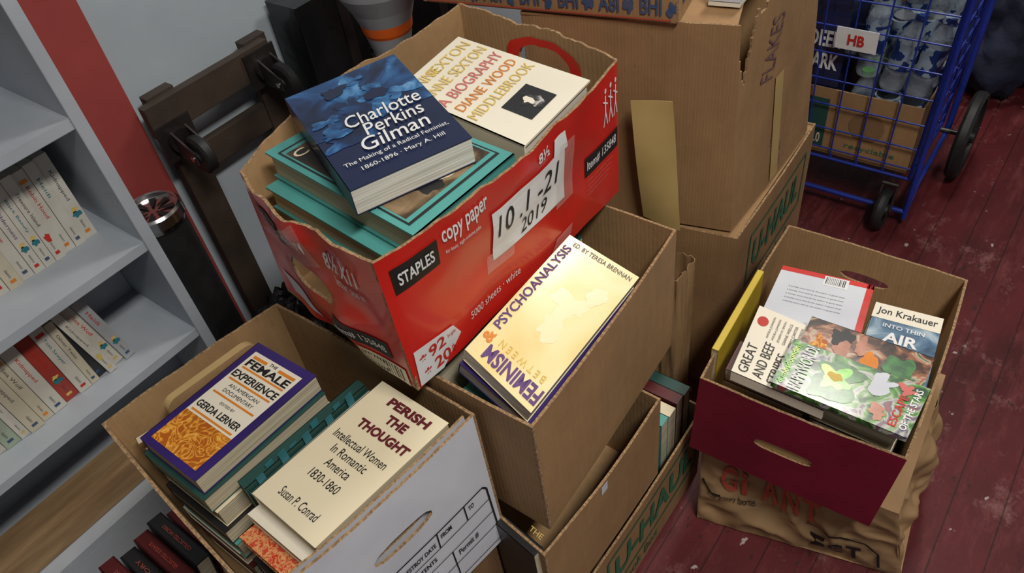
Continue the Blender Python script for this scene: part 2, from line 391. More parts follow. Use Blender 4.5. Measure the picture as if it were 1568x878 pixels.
for k in range(16):
    w=random.choice([.02,.028,.024]); y-=w+.001
    spinebook(M,-1.30,y,.887,w,.175,.108,['spine_yellow','spine_red','spine_cream','spine_black'][k%4] if k>1 else 'orange_ink',random.choice(titles),'black_ink','yellow_ink')
M.build()
M=MB('wooden_plank'); M.hexa([(-1.34,-.60,.142),(-1.255,-.60,.142),(-1.255,.30,.142),(-1.34,.30,.142)],[(-1.34,-.60,.20),(-1.262,-.60,.20),(-1.262,.30,.20),(-1.34,.30,.20)],'plank_wood'); M.build(bevel=.002)
M=MB('hardcover_books')
for k in range(8):
    y0=-.12+k*.034; tl=.03
    a=(-1.08,y0+tl,.215+.01*(k%3)); b=(-.93,y0+tl,.215+.01*(k%3))
    bookgeo(M,a,b,(-.93,y0,.001),(-1.08,y0,.001),.030,['darkred_cover','black_cover','darkred_cover','black_cover'][k%4],spine='T',hard=True)
    St=surf((-.935,y0+tl,a[2]),(-.935,y0+tl+.03,a[2]),(-1.075,y0+tl+.03,a[2]),(-1.075,y0+tl,a[2]))
    M.text(St,random.choice(['COLLECTED WORKS','SELECTED ESSAYS','HISTORY']),(.60,.2),(0,.6),(-.22,0),'faded_red',0,.001)
M.build()

# ================================================================ FURNITURE DOLLY
mat('dark_wood',(.062,.042,.030),(.028,.020,.015),8,.6,.2,40)
mat('black_rubber',(.016,.016,.017),(.010,.010,.010),30,.5)
mat('dark_metal',(.10,.09,.085),(.06,.05,.05),20,.4,metal=.8)
mat('chrome',(.70,.70,.70),(.6,.6,.6),10,.2,metal=1)
def caster(M,c,r=.038):
    c=V(c)
    M.box(c.x,c.x+.006,c.y-.04,c.y+.04,c.z-.04,c.z+.04,'dark_metal')
    M.tube(c+V((.006,0,0)),c+V((.02,0,0)),.026,'dark_metal',16)
    w=c+V((.065,0,-.018))
    for s_ in (-.017,.017):
        M.hexa([(c.x+.018,c.y+s_-.002,c.z-.028),(w.x+.012,w.y+s_-.002,w.z-.014),(w.x+.012,w.y+s_+.002,w.z-.014),(c.x+.018,c.y+s_+.002,c.z-.028)],
               [(c.x+.018,c.y+s_-.002,c.z+.028),(w.x+.012,w.y+s_-.002,w.z+.014),(w.x+.012,w.y+s_+.002,w.z+.014),(c.x+.018,c.y+s_+.002,c.z+.028)],'dark_metal')
    M.revolve(w-V((0,.013,0)),(0,1,0),[(.0,0),(.012,-.001),(.014,.002),(r-.006,.002),(r,.006),(r,.020),(r-.006,.024),(.014,.024),(.012,.027),(0,.026)],'black_rubber',28)
    M.tube(w-V((0,.021,0)),w+V((0,.021,0)),.006,'chrome',8)
M=MB('furniture_dolly')
x0,x1=WX+.034,WX+.060
M.box(x1,x1+.022,.555,.860,.690,.757,'dark_wood')
M.box(x1,x1+.022,.56,.88,.03,.09,'dark_wood')
M.box(x0,x1,.578,.640,.02,.762,'dark_wood'); M.box(x0,x1,.815,.875,.02,.762,'dark_wood')
M.box(x0,x1-.004,.640,.815,.560,.62,'dark_wood')
for (yy,zz) in ((.592,.665),(.828,.700),(.60,.10),(.84,.10)): caster(M,(x1+.022,yy,zz+.01),.040)
M.build(bevel=.002)
# ================================================================ CANISTER
M=MB('metal_canister')
c=(-1.335,.462,0)
M.revolve(c,(0,0,1),[(0,0),(.050,0),(.052,.01),(.052,.57),(.054,.575)],'black_rubber',32)
M.revolve(c,(0,0,1),[(.054,.575),(.057,.585),(.056,.605),(.052,.61),(.049,.608),(.048,.600),(0,.598)],'chrome',32)
for k in range(8):
    a=2*math.pi*k/8; b=a+.36
    M.add([(c[0]+.012*math.cos(a),c[1]+.012*math.sin(a),.602),(c[0]+.042*math.cos(a),c[1]+.042*math.sin(a),.602),(c[0]+.042*math.cos(b),c[1]+.042*math.sin(b),.602),(c[0]+.012*math.cos(b),c[1]+.012*math.sin(b),.602)],[(0,1,2,3)],'black_ink')
M.build()
# ================================================================ lumpy sacks
def lump(name,c,r,m,seed=0,amp=.18,fr=7,n=40):
    M=MB(name); v=[];f=[]
    for i in range(n+1):
        th=math.pi*i/n
        for j in range(2*n):
            ph=math.pi*j/n
            d=V((math.sin(th)*math.cos(ph),math.sin(th)*math.sin(ph),math.cos(th)))
            k=1+amp*(noise.noise(d*2.2+V((seed,0,0)))+.5*noise.noise(d*fr+V((0,seed,0))) +.5*abs(noise.noise(d*fr*1.7)))
            q=(abs(d.x)**3+abs(d.y)**3+abs(d.z)**3)**(-1/3)
            p=V((d.x*r[0],d.y*r[1],d.z*r[2]))*k*q
            p.z=max(p.z,-r[2]*.92)
            v.append(V(c)+p+V((0,0,r[2]*.92)))
    for i in range(n):
        for j in range(2*n):
            a=i*2*n+j;b=i*2*n+(j+1)%(2*n); f.append((a,a+2*n,b+2*n,b))
    M.add(v,f,m,True); return M
mat('black_plastic',(.012,.012,.014),(.007,.007,.008),10,.25,.4,30)
M=lump('trash_bag',(-1.15,.60,0),(.10,.12,.19),'black_plastic',3,.22); M.tube((-1.15,.60,.35),(-1.14,.60,.40),.016,'black_plastic',10,.035); M.build()
# ================================================================ VACUUM
mat('grey_plastic',(.36,.37,.39),(.30,.31,.33),12,.35)
mat('orange_plastic',(.80,.14,.02),None,12,.35)
M=MB('vacuum_cleaner')
c=(-1.19,1.03,0)
pr=[(0,.0),(.10,.0),(.11,.02),(.10,.10),(.07,.16),(.045,.30),(.038,.55),(.036,.64),(.042,.70),(.050,.735),(.053,.742),(.056,.762),(.066,.79),(.086,.83),(.095,.90),(.086,.96),(.05,1.0),(0,1.01)]
M.revolve(c,(0,0,1),pr,'grey_plastic',36,lambda k:'orange_plastic' if k in (9,10) else 'grey_plastic')
M.tube((c[0]+.05,c[1],.06),(c[0]+.11,c[1]+.05,.03),.03,'grey_plastic',12)
for k in range(10):
    a=2*math.pi*k/10; M.tube((c[0]+.042*math.cos(a),c[1]+.042*math.sin(a),.60),(c[0]+.048*math.cos(a),c[1]+.048*math.sin(a),.70),.003,'black_rubber',6)
M.build()
M=MB('suitcase')
M.box(-1.44,-1.34,.925,1.42,.03,.80,'black_plastic')
M.box(-1.442,-1.338,1.03,1.06,.02,.806,'dark_metal'); M.box(-1.442,-1.338,1.34,1.37,.02,.806,'dark_metal')
M.tube((-1.39,1.13,.80),(-1.39,1.13,.84),.008,'black_rubber'); M.tube((-1.39,1.27,.80),(-1.39,1.27,.84),.008,'black_rubber'); M.tube((-1.39,1.12,.84),(-1.39,1.28,.84),.011,'black_rubber')
for yy in (1.05,1.36):
    for xx in (-1.41,-1.36): M.tube((xx,yy-.01,.018),(xx,yy+.01,.018),.018,'black_rubber',12)
M.build(bevel=.008)

# ================================================================ COPY PAPER BOX
zt,zb=H-.515,H-.731
T=[(-.800,.396,zt-.016),(-.508,.344,zt),(-.495,.806,zt),(-.793,.838,zt+.012)]
B=flat([(-.792,.385),(-.508,.348),(-.495,.800),(-.793,.828)],zb)
M=MB('copy_paper_box')
cl=lambda u:min(1,max(0,u))
def crush(u,v): return .0040*noise.noise(V((u*6,v*5,1.3)))*math.sin(math.pi*cl(u))
cus={1:lambda u,v:.022*math.sin(math.pi*cl(u))**.6*(.10+.90*v)+crush(u,v),
     3:lambda u,v:.040*math.sin(math.pi*cl(u))*(v)*(cl(u)*1.35),
     0:lambda u,v:.016*math.sin(math.pi*cl(u))*(.3+.7*v)+.016*noise.noise(V((u*4,v*4,7.7)))*math.sin(math.pi*cl(u))}
S=boxwalls(M,T,B,.004,'red_card','kraft_in','kraft_edge',(.01,)*4,.0065,{0:(.42,.46,.17,.115,2.6),2:(.45,.76,.17,.12,2.8)},5,cus,res=(64,20))
R_=S[1]
W='white_ink'
M.rect(R_,.025,.74,.165,.91,'black_ink'); M.text(R_,'STAPLES',(.04,.785),(.11,0),(0,.08),W,.02)
M.text(R_,'copy paper',(.18,.82),(.16,.01),(0,.11),W,.015); M.text(R_,'for basic, high-volume jobs',(.185,.765),(.12,0),(0,.035),W)
M.text(R_,'5000 sheets · white',(.23,.165),(.22,0),(0,.065),W,.0)
M.poly(R_,[(0.012,.02),(.10,.0),(.185,.15),(.16,.26),(.02,.30)],W,.0018)
M.text(R_,'92',(.065,.165),(.06,0),(0,.09),'red_ink',.02,.0028); M.text(R_,'20',(.075,.045),(.06,0),(0,.09),'red_ink',.02,.0028)
M.text(R_,'bright',(.135,.19),(.03,0),(0,.04),'red_ink',0,.0028); M.text(R_,'lb',(.142,.07),(.015,0),(0,.05),'red_ink',0,.0028)
M.text(R_,'*',(.03,.18),(.025,0),(0,.06),'red_ink',.03,.0028); M.text(R_,'*',(.035,.06),(.025,0),(0,.06),'red_ink',.03,.0028)
M.quad(R_,[(.345,.45),(.67,.44),(.665,.82),(.35,.80)],W,.0022)
M.text(R_,'10 .1 -21',(.365,.61),(.27,.01),(0,.15),'black_ink',.005,.0034,.2); M.text(R_,'2019',(.46,.48),(.12,.01),(0,.10),'black_ink',0,.0034,.2)
M.quad(R_,[(.61,.80),(.68,.81),(.67,.93),(.62,.92)],'white_ink',.0024)
M.quad(R_,[(.31,.40),(.42,.39),(.43,.50),(.32,.52)],'clear_tape',.0040); M.quad(R_,[(.62,.41),(.71,.41),(.71,.85),(.64,.86)],'clear_tape',.0040)
M.text(R_,'8½',(.545,.87),(.05,0),(0,.07),W,.02)
M.rect(R_,.79,.40,.985,.55,'black_ink'); M.text(R_,'Item# 135848',(.80,.44),(.17,0),(0,.075),W,.01)
for k in range(4): M.text(R_,'acid free printer guarantee recycled',(.80,.35-.035*k),(.15-.01*k,0),(0,.022),'pink_ink')
M.quad(R_,[(.60,.05),(.70,.03),(.715,.16),(.63,.15)],'pink_ink',.001)
for k in range(3):
    cx=.90+.033*k
    M.ell(R_,cx,.90,.006,.018,W,.0016)
    M.line(R_,(cx,.87),(cx,.76),.006,W,asp=2); M.line(R_,(cx,.76),(cx-.012,.66),.005,W,asp=2); M.line(R_,(cx,.76),(cx+.012,.66),.005,W,asp=2)
    M.line(R_,(cx-.014,.84),(cx+.014,.80),.005,W,asp=2)
L_=S[0]
M.text(L_,'8½ X11',(.64,.72),(.21,0),(0,.12),W,.02); M.text(L_,'letter size in',(.68,.62),(.18,0),(0,.07),W)
M.rect(L_,.14,.74,.40,.92,'black_ink'); M.text(L_,'STAPLES',(.165,.79),(.21,0),(0,.08),W,.02); M.text(L_,'copy',(.43,.76),(.12,0),(0,.11),W,.01)
M.rect(L_,.56,.19,.90,.33,'black_ink'); M.text(L_,'Item# 135848',(.58,.225),(.30,0),(0,.07),W,.01)
M.rect(L_,.68,-.0,.96,.15,'tape')
for k in range(14): M.rect(L_,.70+.017*k,.02,.70+.017*k+random.choice([.004,.008,.011]),.13,'black_ink',.0016,1)
M.quad(L_,[(.05,.25),(.20,.15),(.34,.05),(.10,.08)],'white_card',.001)
M.quad(L_,[(.05,.62),(.36,.58),(.60,.70),(.55,1.0)],'clear_tape',.0040)
Bk=S[2]
def ring(M,Sf,cu,cv,ru,rv,k,m,off,n=40,ex=2.8):
    vs=[];fs=[]
    for i in range(n):
        a=2*math.pi*i/n; ca,sa=math.cos(a),math.sin(a); q=(abs(ca)**ex+abs(sa)**ex)**(-1/ex)
        vs.append(Sf(cu+ru*ca*q,cv+rv*sa*q,off)); vs.append(Sf(cu+ru*k*ca*q,cv+rv*k*sa*q,off))
    for i in range(n):
        j=(i+1)%n; fs.append((2*i,2*i+1,2*j+1,2*j))
    M.add(vs,fs,m)
ring(M,Bk,.45,.76,.17,.12,1.42,'red_card',-.0062)
M.build()
zg=H-.480
M,Sg=book('paperback_book',(-.796,.492,zg),(-.742,.641,zg),(-.520,.533,zg),(-.577,.392,zg),.034,'navy_cover',pages='pages_w')
M.rect(Sg,.0,.46,1,1,'gilman_art',.0004)
for i,(a,b,c_,d) in enumerate([(.50,.80,.16,.10),(.42,.64,.14,.10),(.62,.66,.12,.12),(.80,.62,.16,.06),(.18,.60,.10,.05),(.55,.90,.07,.04),(.15,.48,.12,.04)]):
    M.blob(Sg,a,b,c_,d,'gilman_light' if i!=1 else 'gilman_art',.0006+.0001*i,i,30,.6)
M.blob(Sg,.62,.77,.05,.035,'gilman_light',.0016,31,20,.3); M.blob(Sg,.64,.68,.09,.05,'navy_cover',.0015,33,20,.4); M.blob(Sg,.36,.86,.10,.06,'navy_cover',.0015,35,20,.5)
M.blob(Sg,.22,.40,.20,.09,'gilman_art',.0005,20)
for t,x,y_,w,h in (('Charlotte',.27,.46,.64,.115),('Perkins',.36,.345,.50,.11),('Gilman',.27,.225,.56,.115)):
    M.text(Sg,t,(x,y_),(w,0),(0,h),W,.005,.0022,.15)
M.text(Sg,'The Making of a Radical Feminist,',(.07,.155),(.86,0),(0,.042),W,.0,.0022); M.text(Sg,'1860-1896 · Mary A. Hill',(.17,.085),(.68,0),(0,.042),W,.0,.0022)
M.build()
zte=H-.5165
M,St=book('hardcover_book',(-.780,.428,zte),(-.757,.585,zte),(-.492,.569,zte),(-.499,.399,zte),.038,'teal_cover',spine='B',hard=True)
M.rect(St,.05,.06,.95,.94,'black_cover',.0006); M.rect(St,.065,.075,.935,.925,'teal_cover',.0008);M.rect(St,.08,.10,.92,.90,'painting',.0010)
M.blob(St,.80,.42,.10,.14,'skin_print',.0014,3); M.blob(St,.62,.2,.12,.06,'cream_cover',.0013,5); M.blob(St,.42,.22,.12,.1,'black_cover',.0012,8)
M.text(St,'C   G',(.1,.82),(.4,0),(0,.06),'cream_cover',.01,.0014)
M.build()
zz=zte-.0395
M,S2=book('hardcover_book',(-.776,.408,zz),(-.758,.560,zz),(-.505,.545,zz),(-.512,.383,zz),.034,'teal_cover',spine='B',hard=True); M.build()
M,S2=book('hardcover_book',(-.760,.415,zz-.036),(-.740,.560,zz-.036),(-.525,.545,zz-.036),(-.53,.392,zz-.036),.034,'black_cover',spine='B',hard=True); M.build()
M=MB('hardcover_books')
zf=zz-.072
bookgeo(M,(-.76,.42,zf),(-.75,.57,zf),(-.53,.55,zf),(-.53,.40,zf),.03,'darkgreen_cover',spine='B',hard=True)
bookgeo(M,(-.76,.43,zf-.0315),(-.75,.58,zf-.0315),(-.53,.56,zf-.0315),(-.53,.40,zf-.0315),.03,'darkred_cover',spine='B',hard=True)
M.build()
zs=H-.52
M,Ss=book('hardcover_book',(-.730,.618,zs),(-.748,.776,zs),(-.504,.752,zs),(-.494,.590,zs),.036,'ivory_cover',spine='L',hard=True,pages='pages_w')
M.text(Ss,'ANNE',(.06,.86),(.40,0),(0,.085),'yellow_ink',0,.0012); M.text(Ss,'SEXTON',(.34,.86),(.60,0),(0,.085),'yellow_ink',0,.0012)
M.text(Ss,'ANNE SEXTON',(.05,.73),(.9,0),(0,.085),'yellow_ink',0,.0014); M.text(Ss,'A BIOGRAPHY',(.05,.60),(.9,0),(0,.085),'pink_ink',0,.0012)
M.text(Ss,'DIANE WOOD',(.08,.48),(.84,0),(0,.075),'orange_ink',0,.0012);M.text(Ss,'MIDDLEBROOK',(.05,.36),(.9,0),(0,.08),'yellow_ink',0,.0012)
M.rect(Ss,.30,.09,.68,.31,'black_cover',.0009); M.blob(Ss,.52,.20,.10,.07,'photo_bw',.0011,2); M.blob(Ss,.50,.21,.045,.035,'ivory_cover',.0013,2)
M.build()
M=MB('hardcover_books')
for k in range(4):
    z_=zs-.038-.0335*k
    bookgeo(M,(-.735,.625,z_),(-.75,.77,z_),(-.52,.75,z_),(-.51,.61,z_),.032,['ivory_cover','darkred_cover','black_cover','darkgreen_cover'][k],spine='L',hard=True)
M.build()

# ================================================================ MIDDLE CARDBOARD BOX
T=flat([(-.674,.386),(-.364,.384),(-.384,.775),(-.694,.777)],.705)
B=flat([(-.674,.387),(-.366,.387),(-.384,.772),(-.690,.772)],.455)
M=MB('cardboard_box'); S=boxwalls(M,T,B,.004,'kraft','kraft_in','kraft_edge',(.002,.005,.002,.002),.0015,{},11); M.build()
M,Sf=book('paperback_book',(-.488,.657,.742),(-.381,.662,.706),(-.377,.400,.706),(-.484,.416,.742),.026,'cream_cover',pages='pages_w')
M.rect(Sf,.0,.0,1,1,'fem_art',.0005)
M.blob(Sf,.60,.60,.20,.08,'fem_glow',.0007,4,36,.5); M.blob(Sf,.55,.45,.14,.10,'fem_glow',.0008,6,36,.5); M.blob(Sf,.78,.74,.12,.07,'fem_glow',.0009,9,30,.5)
M.text(Sf,'PSYCHOANALYSIS',(.15,.22),(0,.70),(-.115,0),'purple_ink',.02,.0016)
M.text(Sf,'&',(.165,.115),(0,.075),(-.13,0),'orange_ink',.03,.0016)
M.text(Sf,'FEMINISM',(.98,.125),(-.80,0),(0,-.095),'purple_ink',.03,.0016)
M.text(Sf,'B E T W E E N',(.90,.19),(-.65,.0),(0,-.045),'yellow_ink',.01,.0016)
M.text(Sf,'ED. BY TERESA BRENNAN',(.12,.94),(.82,0),(0,.032),'grey_ink',.01,.0014)
M.build()
M,S2=book('paperback_book',(-.494,.655,.712),(-.388,.657,.674),(-.380,.402,.674),(-.496,.412,.712),.022,'purple_cover',pages='pages_w'); M.build()
M=MB('paperback_books')
for k in range(5):
    z_=.645-.033*k
    bookgeo(M,(-.51,.66,z_),(-.390,.66,z_),(-.382,.402,z_),(-.51,.402,z_),.031,['teal_cover','cream_cover','darkgreen_cover','ivory_cover','darkred_cover'][k],spine='L')
for k in range(5):
    z_=.66-.033*k
    bookgeo(M,(-.665,.74,z_),(-.525,.74,z_),(-.525,.50,z_),(-.665,.50,z_),.031,['darkgreen_cover','cream_cover','black_cover','ivory_cover','darkred_cover'][k],spine='L')
bookgeo(M,(-.665,.49,.68),(-.53,.49,.68),(-.53,.40,.68),(-.665,.40,.68),.19,'teal_cover',spine='L')
M.build()
T=flat([(-.72,.408),(-.352,.352),(-.346,.667),(-.72,.68)],.452)
B=flat([(-.72,.408),(-.354,.356),(-.348,.667),(-.72,.68)],.232)
M=MB('cardboard_box'); S=boxwalls(M,T,B,.004,'kraft','kraft_in','kraft_edge',(.001,.006,.001,.001),.0015,{},12)
M.rect(S[1],.42,.88,.47,.985,'white_card'); M.build()
M,S2=book('paperback_book',(-.362,.362,.449),(-.445,.374,.449),(-.445,.374,.30),(-.362,.362,.30),.018,'black_cover',spine='T')
St=surf((-.445,.376,.449),(-.362,.364,.449),(-.362,.380,.449),(-.445,.392,.449)); M.text(St,'THE',(.62,.25),(.28,0),(0,.5),'yellow_ink',.0,.001); M.build()
M=MB('moving_box')
T=flat([(-.76,.43),(-.345,.40),(-.345,.84),(-.76,.85)],.23)
B=flat([(-.76,.43),(-.347,.40),(-.347,.84),(-.76,.85)],.0)
S=boxwalls(M,T,B,.004,'kraft','kraft_in','kraft_edge',(.002,.003,.002,.002),.001,{},13)
M.text(S[1],'U-HAUL',(.25,.42),(.66,0),(0,.34),'green_ink',.03)
for a,b in (((.20,.30),(.95,.30)),((.20,.30),(.20,.86)),((.20,.86),(.95,.86)),((.95,.30),(.95,.86))): M.line(S[1],a,b,.014,'green_ink',asp=2)
M.text(S[1],'Book Box',(.30,.10),(.3,0),(0,.14),'green_ink')
M.build()
M=MB('paperback_books')
for k,(c_,h_) in enumerate([('teal_cover',.30),('cream_cover',.295),('darkred_cover',.30),('darkgreen_cover',.295)]):
    y0=.715+k*.028
    bookgeo(M,(-.56,y0,h_),(-.368,y0,h_),(-.368,y0,.10),(-.56,y0,.10),.025,c_,spine='T')
M.build()
mat('bag_paper',(.38,.235,.115),(.29,.175,.08),5,.7,.3,16,bd=.005)
M=MB('paper_bag')
T=flat([(-.50,.868),(-.425,.868),(-.425,.935),(-.50,.935)],.50); B=flat([(-.50,.868),(-.425,.868),(-.425,.935),(-.50,.935)],.002)
cus={i:(lambda u,v,i=i: .008*(noise.noise(V((u*5+i*9+3,v*4,3)))+.5*noise.noise(V((u*13,v*11,3+i))))*math.sin(math.pi*cl(u))**.3*min(1,max(0,v)*6+.1)) for i in range(4)}
boxwalls(M,T,B,.0012,'bag_paper','bag_paper','bag_paper',(0,)*4,.006,{},3,cus); M.build()

# ================================================================ WHITE FILE BOX
zt,zb=.685,.398
T=flat([(-.860,.102),(-.487,.062),(-.446,.374),(-.823,.376)],zt)
B=flat([(-.852,.106),(-.480,.068),(-.436,.368),(-.818,.371)],zb)
M=MB('archive_box')
S=boxwalls(M,T,B,.004,'white_card','kraft_in','kraft_edge',(.003,.007,.003,.006),.0018,{1:(.53,.69,.15,.045,2.6),3:(.5,.66,.14,.05,2.6)},21,{},{},{0:'kraft'})
S_in=lambda u,v,o=0:S[1](u,v,o-.012)
M.panel(S_in,.003,'white_card','kraft_in','kraft_edge',hole=(.53,.69,.155,.05,2.6),u0=.03,u1=.97,v0=.02,v1=.985)
F_=S[1]; K='black_ink'
def fr(a,b,w=.006): M.line(F_,a,b,w,K,asp=1.1)
fr((.44,.53),(.935,.53),.009);fr((.955,.50),(.965,.05),.009);fr((.935,.53),(.955,.50),.009);fr((.44,.53),(.40,.05));fr((.42,.05),(.965,.05));fr((.43,.41),(.96,.41));fr((.43,.30),(.96,.30));fr((.43,.18),(.96,.18));fr((.66,.53),(.655,.41));fr((.82,.53),(.82,.41))
fr((.70,.30),(.70,.05))
M.text(F_,'DESTROY DATE',(.46,.445),(.18,0),(0,.035),K,.02);M.text(F_,'FROM',(.675,.465),(.06,0),(0,.035),K,.02);M.text(F_,'TO',(.84,.465),(.03,0),(0,.035),K,.02)
M.text(F_,'CONTENTS',(.46,.345),(.16,0),(0,.035),K,.02);M.text(F_,'LOCATION',(.45,.23),(.15,0),(0,.035),K,.02);M.text(F_,'Permit #',(.73,.22),(.12,0),(0,.05),K,.01)
M.text(F_,'Stock No. 703',(.1,.4),(.2,0),(0,.04),K,0)
M.build()
M=MB('cardboard_box')
Q=[(-.85,.12),(-.50,.08),(-.46,.362),(-.81,.366)]
boxwalls(M,flat(Q,.395),flat(Q,0),.004,'kraft_dark','kraft_in','kraft_edge',(.002,)*4,.0005,{},22); Q2=[(-.845,.124),(-.503,.085),(-.465,.358),(-.807,.361)]; M.hexa(flat(Q2,.383),flat(Q2,.391),'kraft'); M.build()
z=.688
M,Sx=book('paperback_book',(-.783,.308,z),(-.665,.310,z),(-.674,.117,z),(-.791,.117,z),.030,'purple_cover',pages='pages')
M.rect(Sx,.10,.28,.90,.93,'ivory_cover',.0006); M.rect(Sx,.10,.05,.90,.33,'orange_art',.0008)
M.text(Sx,'THE',(.42,.885),(.12,0),(0,.025),K,.01,.0014); M.text(Sx,'FEMALE',(.15,.80),(.70,0),(0,.065),K,.03,.0014); M.text(Sx,'EXPERIENCE',(.13,.69),(.74,0),(0,.06),K,.025,.0014)
M.rect(Sx,.15,.775,.85,.79,'orange_ink',.001); M.rect(Sx,.15,.875,.38,.90,'orange_ink',.001); M.rect(Sx,.58,.875,.85,.90,'orange_ink',.001); M.rect(Sx,.15,.66,.85,.675,'orange_ink',.001)
M.text(Sx,'AN AMERICAN',(.25,.61),(.5,0),(0,.03),K,0,.0014); M.text(Sx,'DOCUMENTARY',(.25,.56),(.5,0),(0,.03),K,0,.0014)
M.rect(Sx,.15,.525,.85,.54,'orange_ink',.001); M.text(Sx,'EDITED BY',(.38,.475),(.24,0),(0,.02),K,0,.0014); M.text(Sx,'GERDA LERNER',(.14,.385),(.72,0),(0,.055),K,.025,.0014); M.rect(Sx,.15,.345,.85,.36,'orange_ink',.001)
M.build()
z=.684
M,Sx=book('paperback_book',(-.585,.352,z),(-.466,.347,z),(-.487,.140,z),(-.604,.146,z),.028,'cream_cover',pages='pages')
for t,yy in (('PERISH',.88),('THE',.78),('THOUGHT',.67)):
    w={'PERISH':.58,'THE':.28,'THOUGHT':.72}[t]; M.text(Sx,t,(.52-w/2+.06,yy),(w,0),(0,.065),'maroon_ink',.045,.0014)
for t,yy,w in (('Intellectual Women',.54,.76),('In Romantic',.455,.50),('America',.37,.34),('1830-1860',.27,.42),('Susan P. Conrad',.09,.56)): M.text(Sx,t,(.50-w/2,yy),(w,0),(0,.058),'black_ink',.0,.0014)
M.build()
M=MB('paperback_books')
cv=['pages','darkgreen_cover','cream_cover','black_cover','teal_cover','ivory_cover','darkred_cover','cream_cover']
z_=.656
for k in range(7):
    t=random.choice([.028,.034,.03]); dx=random.uniform(-.004,.012); dy=random.uniform(-.006,.006)
    bookgeo(M,(-.786+dx,.31+dy,z_),(-.655+dx,.31+dy,z_),(-.665+dx,.112+dy,z_),(-.795+dx,.112+dy,z_),t,cv[(k+1)%8],spine='L'); z_-=t+.0015
    if z_<.44: break
M.build()
M=MB('paperback_books')
z_=.6545
cv=['ivory_cover','redpattern','cream_cover','black_cover','darkgreen_cover','cream_cover','teal_cover']
for k in range(7):
    t=random.choice([.028,.034,.022]); dx=-.004-.002*k; dy=random.uniform(-.01,.0)-.018*(k>0)
    bookgeo(M,(-.572+dx,.345,z_),(-.470,.345,z_),(-.495,.128+dy,z_),(-.606+dx,.132+dy,z_),t,cv[k],spine='L'); z_-=t+.0015
    if z_<.44: break
M.build()
M=MB('paperback_books')
for k,(c_,h_) in enumerate([('darkgreen_cover',.664),('darkgreen_cover',.655)]):
    x0=-.632+k*.0195
    bookgeo(M,(x0,.345-.0,h_),(x0-.016,.150,h_),(x0-.016,.150,.44),(x0,.345,.44),.017,c_,spine='T' if k==0 else 'L',pages='pages_w')
for k in range(9):
    t=.15+.1*k; xx=-.614+.016*(t-1)-.004*(k%2); M.box(xx,xx+.0006,.165+k*.018,.176+k*.018,.645,.668+.004*(k%3),'teal_ink')
M.build()
M=MB('paperback_books')
for k in range(2):
    x0=-.832+k*.018
    bookgeo(M,(x0+.012,.165,.655-.01*k),(x0,.118,.655-.01*k),(x0,.118,.43),(x0+.012,.165,.43),.015,['kraft_dark','cream_cover'][k],spine='L')
M.build()
M=MB('file_folder')
def Sfold(u,v,o=0): return V((-.812+.016*u+o,.165+.14*u,.45+.245*v))
outl=[(0,0),(1,0)]+[(1-.12*(1-math.cos(t)),.93+.07*math.sin(t)) for t in [math.pi/2*i/6 for i in range(7)]]+[(.12*(1-math.cos(t)),.93+.07*math.sin(t)) for t in [math.pi/2*(6-i)/6 for i in range(7)]]
m_=len(outl)
for o in (0,.012): M.add([Sfold(u,v,o) for u,v in outl],[tuple(range(m_))],'kraft_in')
M.add([Sfold(u,v,0) for u,v in outl]+[Sfold(u,v,.012) for u,v in outl],[(i,(i+1)%m_,(i+1)%m_+m_,i+m_) for i in range(m_)],'manila')
M.build()

# ================================================================ BACK STACK
M=MB('moving_box')
Q=[(-.84,1.00),(-.405,1.072),(-.42,1.50),(-.86,1.44)]
S=boxwalls(M,flat(Q,.448),flat(Q,0),.004,'kraft','kraft_in','kraft_edge',(.003,.003,.003,.003),.001,{},31)
X_=S[1]; G='green_ink'
M.text(X_,'U-HAUL',(.22,.66),(.62,.0),(0,.17),G,.03)
for a,b in (((.17,.58),(.90,.58)),((.90,.58),(.90,.89)),((.90,.89),(.17,.89)),((.17,.89),(.17,.58))): M.line(X_,a,b,.015,G,asp=1)
M.text(X_,'medium box 3 cu. ft.',(.25,.50),(.5,0),(0,.05),G); M.quad(X_,[(.03,.40),(.55,.40),(.55,.48),(.03,.48)],G)
M.text(X_,'moving supplies',(.1,.2),(.6,0),(0,.08),G)
Q2=[(-.835,1.006),(-.41,1.078),(-.425,1.494),(-.855,1.434)]; M.hexa(flat(Q2,.438),flat(Q2,.444),'kraft')
M.build()
M=MB('cardboard_box')
zt=.862; T=[(-.80,.992,zt),(-.440,1.078,zt+.004),(-.455,1.46,zt),(-.83,1.38,zt)]
B=flat([(-.80,.992),(-.424,1.084),(-.425,1.462),(-.82,1.38)],.450)
S=boxwalls(M,T,B,.004,'kraft','kraft_in','kraft_edge',(.003,.010,.003,.003),.003,{},32,{},{1:lambda u,v: v>1-.26*max(0,1-abs(u-.06)/.11)-.03*max(0,math.sin(u*37))*(u<.45)})
X_=S[1]
M.text(X_,'FLAKES',(.36,.62),(.10,.26),(-.14,.03),'flake_ink',.0); M.text(X_,'MOUNTAIN HERITAGE',(.46,.24),(.03,.34),(-.05,0),'flake_ink'); M.text(X_,'KEEP DRY',(.56,.06),(0,.14),(-.04,0),'flake_ink')
M.quad(X_,[(.44,.02),(.54,.02),(.50,.60),(.40,.60)],'yellow_tape',.0025)
M.hexa([(-.80,.99,zt-.003),(-.445,1.078,zt-.003),(-.50,1.25,zt-.001),(-.82,1.17,zt-.001)],[(-.80,.99,zt+.001),(-.445,1.078,zt+.001),(-.50,1.25,zt+.003),(-.82,1.17,zt+.003)],'kraft')
M.build()
M=MB('manila_envelope')
S=surf((-.578,1.026,.475),(-.506,1.042,.460),(-.528,1.032,.735),(-.595,1.012,.735),lambda u,v:.006+.006*math.sin(3*v+u*2))
M.panel(S,.0015,'yellow_tape','manila','manila'); M.build()
M=MB('produce_box')
